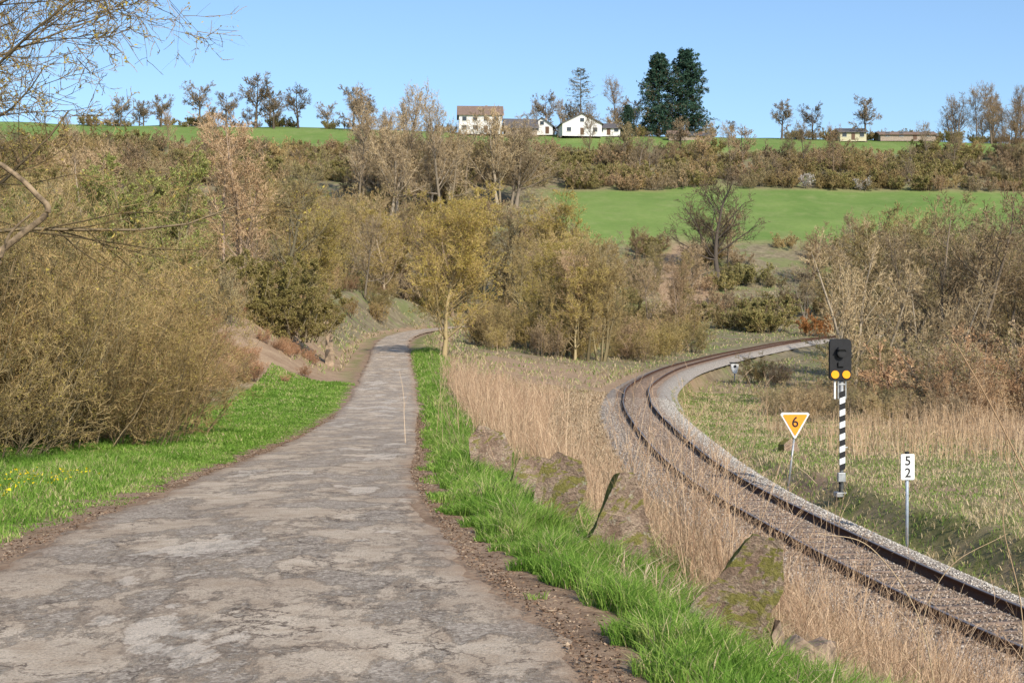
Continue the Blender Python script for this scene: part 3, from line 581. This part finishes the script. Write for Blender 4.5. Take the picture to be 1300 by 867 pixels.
bsdf(nt,out,c,.95,bump(nt,math_(nt,'ADD',a1,math_(nt,'MULTIPLY',a2,.35)),1.,.07),0,.15); M_stone=m
import bmesh
from mathutils import Vector, noise as mn
def slab(name,x,y,outline,th,rz,tilt=0.,seed=0,mat=None,z=None,sc=1.,lift=0.):
    bm=bmesh.new(); outline=[(a*sc,b*sc) for a,b in outline]; n=len(outline)
    f=[bm.verts.new((a,-th/2*(1-.12*(b>.3)),b)) for a,b in outline]; bk=[bm.verts.new((a*.93,th/2*(1-.25*(b>.3)),b*.97)) for a,b in outline]
    bm.faces.new(f); bm.faces.new(bk[::-1])
    for i in range(n): bm.faces.new((f[i],bk[i],bk[(i+1)%n],f[(i+1)%n]))
    bmesh.ops.recalc_face_normals(bm,faces=bm.faces)
    bmesh.ops.triangulate(bm,faces=bm.faces)
    for _ in range(4): bmesh.ops.subdivide_edges(bm,edges=[e for e in bm.edges if e.calc_length()>.035],cuts=1,use_grid_fill=False); bmesh.ops.triangulate(bm,faces=bm.faces)
    for v in bm.verts:
        p=v.co*5+Vector((seed*5.3,seed,0)); v.co+=mn.noise_vector(p)*.028+mn.noise_vector(p*3.1)*.013+mn.noise_vector(p*8)*.005
    bmesh.ops.smooth_vert(bm,verts=bm.verts,factor=.12,use_axis_x=True,use_axis_y=True,use_axis_z=True)
    me=bpy.data.meshes.new(name); bm.to_mesh(me); bm.free(); me.materials.append(mat or M_stone)
    ob=bpy.data.objects.new(name,me); hz=float(H(x,y)); ob.location=(x,y,hz-.02+lift if z is None else z); ob.rotation_euler=(tilt,0,rz); COL.objects.link(ob); return ob
slab('sandstone_block',1.42,9.6,[(-.44,-.4),(-.38,.0),(-.26,.2),(-.02,.47),(.19,.75),(.37,.71),(.38,.42),(.24,.15),(.16,-.4)],.3,-.2,-.08,1,lift=.06,sc=1.08)
slab('sandstone_block',.93,13.3,[(-.28,-.4),(-.28,.02),(-.17,.3),(.05,.79),(.17,.80),(.27,.56),(.31,.3),(.27,-.4)],.28,.12,-.1,2,lift=.08,sc=1.12)
slab('sandstone_block',.46,16,[(-.27,-.4),(-.25,0),(-.09,.6),(.04,.73),(.27,.65),(.35,.42),(.2,.05),(.18,-.4)],.28,-.15,-.12,3,lift=.1,sc=1.15)
slab('sandstone_block',.22,18.8,[(-.27,-.4),(-.25,.17),(-.1,.53),(.2,.5),(.27,.33),(.12,-.4)],.3,.15,-.1,4,lift=.12,sc=1.15)
slab('sandstone_block',-.35,23,[(-.28,-.4),(-.31,.48),(-.17,.68),(.19,.54),(.3,.29),(.24,-.4)],.4,.1,-.05,5,lift=.1,sc=1.12)
M_wood=paint('weathered_stump_wood',(.40,.29,.21),.95,.35,0,12)
slab('tree_stump',2.05,9.95,[(-.17,-.4),(-.16,.1),(-.05,.17),(.03,.11),(.16,.14),(.18,-.4)],.22,.1,0,6,M_wood,lift=.2,sc=1.1)
slab('tree_stump',1.80,9.6,[(-.06,-.4),(-.05,.2),(-.02,.3),(.03,.18),(.07,-.4)],.09,.1,0,7,M_wood,lift=.14)
slab('sandstone_block',9.9,51,[(-.3,-.15),(-.3,.3),(-.05,.5),(.25,.35),(.4,-.15)],.5,.3,0,8)
slab('broken_tree_trunk',-12.6,98,[(-.3,-.3),(-.25,1.8),(-.45,2.9),(-.2,3.4),(.0,2.7),(.2,2.2),(.25,1.2),(.3,-.3)],.5,.2,0,9,paint('bleached_wood',(.42,.31,.21),.9,.3,0,2))

# ------------------------------------------------------------------ signals & signs
def addm(ob,par,loc,rot=(0,0,0)):
    COL.objects.link(ob); ob.parent=par; ob.location=loc; ob.rotation_euler=rot; return ob
def box(name,par,loc,size,mat,bev=.008,rot=(0,0,0)):
    bm=bmesh.new(); bmesh.ops.create_cube(bm,size=1); bmesh.ops.scale(bm,vec=size,verts=bm.verts)
    if bev: bmesh.ops.bevel(bm,geom=list(bm.edges),offset=bev,segments=2,affect='EDGES',profile=.5)
    me=bpy.data.meshes.new(name); bm.to_mesh(me); bm.free(); me.materials.append(mat); return addm(bpy.data.objects.new(name,me),par,loc,rot)
def cyl(name,par,loc,r,h,mat,rot=(0,0,0),seg=20,r2=None):
    bm=bmesh.new(); bmesh.ops.create_cone(bm,cap_ends=True,segments=seg,radius1=r,radius2=r if r2 is None else r2,depth=h)
    me=bpy.data.meshes.new(name); bm.to_mesh(me); bm.free(); me.materials.append(mat)
    for p in me.polygons: p.use_smooth=len(p.vertices)==4
    return addm(bpy.data.objects.new(name,me),par,loc,rot)
def plate(name,par,loc,pts,th,mat,rot=(0,0,0),bev=.004):
    bm=bmesh.new(); f=[bm.verts.new((a,-th/2,b)) for a,b in pts]; k=[bm.verts.new((a,th/2,b)) for a,b in pts]; n=len(pts)
    bm.faces.new(f); bm.faces.new(k[::-1]); [bm.faces.new((f[i],k[i],k[(i+1)%n],f[(i+1)%n])) for i in range(n)]
    bmesh.ops.recalc_face_normals(bm,faces=bm.faces)
    me=bpy.data.meshes.new(name); bm.to_mesh(me); bm.free(); me.materials.append(mat); return addm(bpy.data.objects.new(name,me),par,loc,rot)
def rrect(w,h,r,n=5):
    o=[]
    for cx_,cy_,a0 in ((w/2-r,h/2-r,0),(-w/2+r,h/2-r,90),(-w/2+r,-h/2+r,180),(w/2-r,-h/2+r,270)):
        for i in range(n+1): a=math.radians(a0+90*i/n); o.append((cx_+r*math.cos(a),cy_+r*math.sin(a)))
    return o
def text(name,par,loc,s,size,mat):
    cu=bpy.data.curves.new(name,'FONT'); cu.body=s; cu.size=size; cu.align_x='CENTER'; cu.align_y='CENTER'; cu.extrude=.002; cu.offset=size*.012; cu.materials.append(mat)
    return addm(bpy.data.objects.new(name,cu),par,loc,(math.pi/2,0,0))
M_blk=paint('black_enamel',(.014,.014,.016),.7,.2); M_wht=paint('white_enamel',(.78,.78,.76),.45,.06); M_org=paint('orange_reflector',(.95,.33,.02),.4,.05)
M_gal=paint('galvanised_steel',(.42,.43,.43),.5,.15,.5); M_amb=paint('amber_reflector',(1.,.40,.008),.35,.03); M_bluegrey=paint('grey_blue_post',(.42,.48,.55),.5,.12)
M_dark=paint('dark_lens',(.01,.01,.012),.4,.0)
sx_,sy_=8.72,37.6; sg=empty('railway_signal',(sx_,sy_,float(H(sx_,sy_))+.02),.06)
cyl('mast_post',sg,(.02,.10,1.75),.055,3.5,M_gal); box('base_plate',sg,(.02,.1,.06),(.34,.34,.12),M_gal,.01)
zz=.68; i=0
while zz<2.62:
    s_=M_wht if i%2 else M_blk; plate('stripe_%d'%i,sg,(0.02,.02+.0,zz),[(-.075,0),(.075,.055),(.075,.215),(-.075,.16)],.03,s_); zz+=.16; i+=1
plate('signal_board',sg,(-.04,0,3.62),rrect(.58,1.08,.1),.05,M_blk); plate('board_rim',sg,(-.04,.035,3.62),rrect(.61,1.11,.12),.02,M_dark)
cyl('orange_disc_left',sg,(-.19,-.035,3.23),.105,.03,M_amb,(math.pi/2,0,0),28); cyl('orange_disc_right',sg,(.11,-.035,3.23),.105,.03,M_amb,(math.pi/2,0,0),28)
cyl('lamp_housing',sg,(-.04,-.09,3.80),.12,.14,M_blk,(math.pi/2,0,0)); cyl('lamp_lens',sg,(-.04,-.162,3.80),.095,.012,M_dark,(math.pi/2,0,0))
plate('lamp_hood',sg,(-.04,-.16,3.93),[(-.14,-.04),(.14,-.04),(.1,.015),(-.1,.015)],.18,M_blk); box('lamp_lower',sg,(-.04,-.05,3.50),(.16,.08,.12),M_blk)
for s in (-1,1):
    box('bracket_%d'%(s+2),sg,(.02+s*.1,.06,2.83),(.035,.05,.5),M_gal)
box('cross_bar_1',sg,(.02,.06,2.97),(.165,.04,.04),M_gal,.004); box('cross_bar_2',sg,(.02,.06,2.70),(.165,.04,.04),M_gal,.004)
box('left_arm',sg,(-.17,.07,2.83),(.05,.05,.5),M_wht)
box('control_box',sg,(-.02,-.02,.52),(.2,.14,.24),M_gal,.015); cyl('cable_pipe',sg,(-.05,.03,.25),.025,.5,M_blk)
box('step_plate',sg,(.12,.08,1.3),(.1,.1,.03),M_gal)
px,py=8.15,41.; s6=empty('triangular_speed_sign',(px,py,float(H(px,py))-.05),.1)
cyl('post',s6,(-.1,.03,.85),.03,1.75,M_gal,(0,.12,0))
def tri(w,h,r=.03): 
    return [(-w/2,h/2-r),(-w/2+r,h/2),(w/2-r,h/2),(w/2,h/2-r),(r*.5,-h/2),(-r*.5,-h/2)]
plate('border_plate',s6,(0,-.02,1.98),tri(.86,.74,.05),.02,M_wht); plate('orange_face',s6,(0,-.036,1.995),tri(.72,.60,.03),.012,M_org); text('digit_six',s6,(0,-.045,2.065),'6',.42,M_blk)
px,py=8.9,32.; km=empty('kilometre_post_sign',(px,py,float(H(px,py))+.02),.12)
cyl('post',km,(.0,.03,1.0),.035,2.2,M_bluegrey); cyl('post_cap',km,(0,.03,2.13),.045,.06,M_blk)
plate('board',km,(-.01,-.03,1.82),rrect(.32,.58,.03),.02,M_wht); text('digit_five',km,(-.01,-.043,1.95),'5',.29,M_blk); text('digit_two',km,(-.01,-.043,1.68),'2',.29,M_blk)
px,py=21.6,138.; tb=empty('trackside_lamp',(px,py,float(H(px,py))-.05))
cyl('post',tb,(0,0,.6),.06,1.2,M_gal); plate('lamp_body',tb,(0,0,1.45),[(-.4,.5),(.4,.5),(.32,-.1),(.15,-.5),(-.15,-.5),(-.32,-.1)],.5,M_wht); box('lamp_roof',tb,(0,0,2.0),(.95,.7,.1),M_dark,.02); cyl('lens',tb,(0,-.28,1.65),.14,.06,M_dark,(math.pi/2,0,0))

# ------------------------------------------------------------------ buildings
M_roofD=paint('dark_roof_tiles',(.13,.12,.125),.8,.2,0,3); M_roofR=paint('brown_roof_tiles',(.25,.17,.13),.8,.2,0,3)
M_wallW=paint('white_render',(.72,.70,.67),.8,.04,0,1); M_wallB=paint('brown_brick',(.38,.30,.24),.85,.15,0,2); M_wallY=paint('yellow_render',(.55,.50,.34),.85,.08,0,1)
M_glass=paint('window_glass',(.04,.05,.06),.2,.1); M_doorm=paint('wood_door',(.12,.06,.03),.6,.1)
def house(name,x,y,W,D,he,hr,wall,roof,rz=0.,gable_front=False,nw=3,floors=1):
    e=empty(name,(x,y,float(min(H(x-W/2,y),H(x+W/2,y)))-.4),rz); he+=.4
    bm=bmesh.new(); X,Y=W/2,D/2
    v=[bm.verts.new(p) for p in ((-X,-Y,0),(X,-Y,0),(X,Y,0),(-X,Y,0),(-X,-Y,he),(X,-Y,he),(X,Y,he),(-X,Y,he))]
    if gable_front: r1,r2=bm.verts.new((0,-Y,he+hr)),bm.verts.new((0,Y,he+hr)); fs=[(0,1,5,8,4),(2,3,7,9,6),(1,2,6,5),(3,0,4,7)]
    else: r1,r2=bm.verts.new((-X,0,he+hr)),bm.verts.new((X,0,he+hr)); fs=[(0,1,5,4),(2,3,7,6),(1,2,6,9,5),(3,0,4,8,7)]
    v+= [r1,r2]
    for f in fs: bm.faces.new([v[i] for i in f])
    bmesh.ops.recalc_face_normals(bm,faces=bm.faces); me=bpy.data.meshes.new('walls'); bm.to_mesh(me); bm.free(); me.materials.append(wall); addm(bpy.data.objects.new('walls',me),e,(0,0,0))
    o=.6; k=hr/(X if gable_front else Y); A=(X if gable_front else Y)+o; B=(Y if gable_front else X)+o; t=.22
    bm=bmesh.new(); pr=[(-A,he-k*o),(0,he+hr),(A,he-k*o),(A,he-k*o+t),(0,he+hr+t),(-A,he-k*o+t)]
    def pt(a,b,c): return (a,b,c) if gable_front else (b,a,c)
    f=[bm.verts.new(pt(a,-B,c+.02)) for a,c in pr]; g_=[bm.verts.new(pt(a,B,c+.02)) for a,c in pr]
    for q in ((0,1,4,5),(1,2,3,4)):
        bm.faces.new([f[i] for i in q]); bm.faces.new([g_[i] for i in q][::-1])
    for i in range(6): bm.faces.new((f[i],g_[i],g_[(i+1)%6],f[(i+1)%6]))
    bmesh.ops.recalc_face_normals(bm,faces=bm.faces); me=bpy.data.meshes.new('roof'); bm.to_mesh(me); bm.free(); me.materials.append(roof); addm(bpy.data.objects.new('roof',me),e,(0,0,0))
    for fl in range(floors):
        for i in range(nw):
            wx=-X+W*(i+.5)/nw
            if fl==0 and i==nw//2: box('door',e,(wx,-Y-.03,1.45),(1.1,.1,2.1),M_doorm,0); continue
            box('window',e,(wx,-Y-.03,.4+1.6+fl*2.6),(1.3,.08,1.2),M_glass,0); box('sill',e,(wx,-Y-.08,.4+.94+fl*2.6),(1.5,.2,.08),M_wallW,0)
    if gable_front: box('attic_window',e,(0,-Y-.03,he+hr*.35),(1.2,.08,1.1),M_glass,0)
    box('chimney',e,(X*.3,Y*.2,he+hr*.9),(.7,.7,1.6),M_wallB,0); return e
house('white_house',20.5,433,12,10,3.4,3.0,M_wallW,M_roofD,.12,True,3,1)
house('white_annexe_house',29.5,437,7,6,2.2,1.5,M_wallW,M_roofD,0,False,3,1)
house('dark_roofed_house',2.5,435,9.5,7,2.2,2.8,M_wallB,M_roofD,.1,False,3,1)
house('grey_gabled_house',9.5,438,6.5,7,2.4,2.4,M_wallW,M_roofD,-.1,True,2,1)
house('brown_farmhouse',-9.8,437,13,9,5.6,3.0,M_wallW,M_roofR,.05,False,4,2)
house('wooden_shed',50,430,5.5,4,1.6,1.0,M_wallB,M_roofR,0,False,1,1)
house('wooden_shed',57,432,8,4,1.0,.8,M_wallB,M_roofD,0,False,3,1)
house('yellow_house',104,437,8,7,2.4,1.4,M_wallY,M_roofD,0,False,3,1)
house('long_barn',122,442,17,8,1.6,1.2,M_wallB,M_roofR,0,False,4,1)

# ------------------------------------------------------------------ light, sky, camera
el,az=math.radians(34),math.radians(155)
W=bpy.data.worlds.new('World'); S.world=W; W.use_nodes=True; nt=W.node_tree; bg=nt.nodes['Background']
sk=nt.nodes.new('ShaderNodeTexSky'); sk.sky_type='NISHITA'; sk.sun_disc=False; sk.sun_elevation=el; sk.sun_rotation=az; sk.air_density=1.0; sk.dust_density=1.0; sk.ozone_density=3.0
tint=mix(nt,1.,sk.outputs[0],(1.06,1.15,1.22),'MULTIPLY'); nt.links.new(tint,bg.inputs[0]); bg.inputs[1].default_value=.148
sl=bpy.data.lights.new('sun','SUN'); sl.energy=5.0; sl.angle=math.radians(.5); sl.color=(1,.925,.80)
so=bpy.data.objects.new('sun',sl); COL.objects.link(so)
d=Vector((math.sin(az)*math.cos(el),math.cos(az)*math.cos(el),math.sin(el))); so.rotation_euler=d.to_track_quat('Z','Y').to_euler(); so.location=d*50
cd=bpy.data.cameras.new('camera'); cd.lens=50; cd.sensor_width=36; cd.clip_start=.1; cd.clip_end=6000
co=bpy.data.objects.new('camera',cd); co.location=(0,0,1.75); co.rotation_euler=(math.pi/2,0,0); COL.objects.link(co); S.camera=co
S.view_settings.view_transform='Standard'; S.view_settings.look='None'; S.view_settings.exposure=0
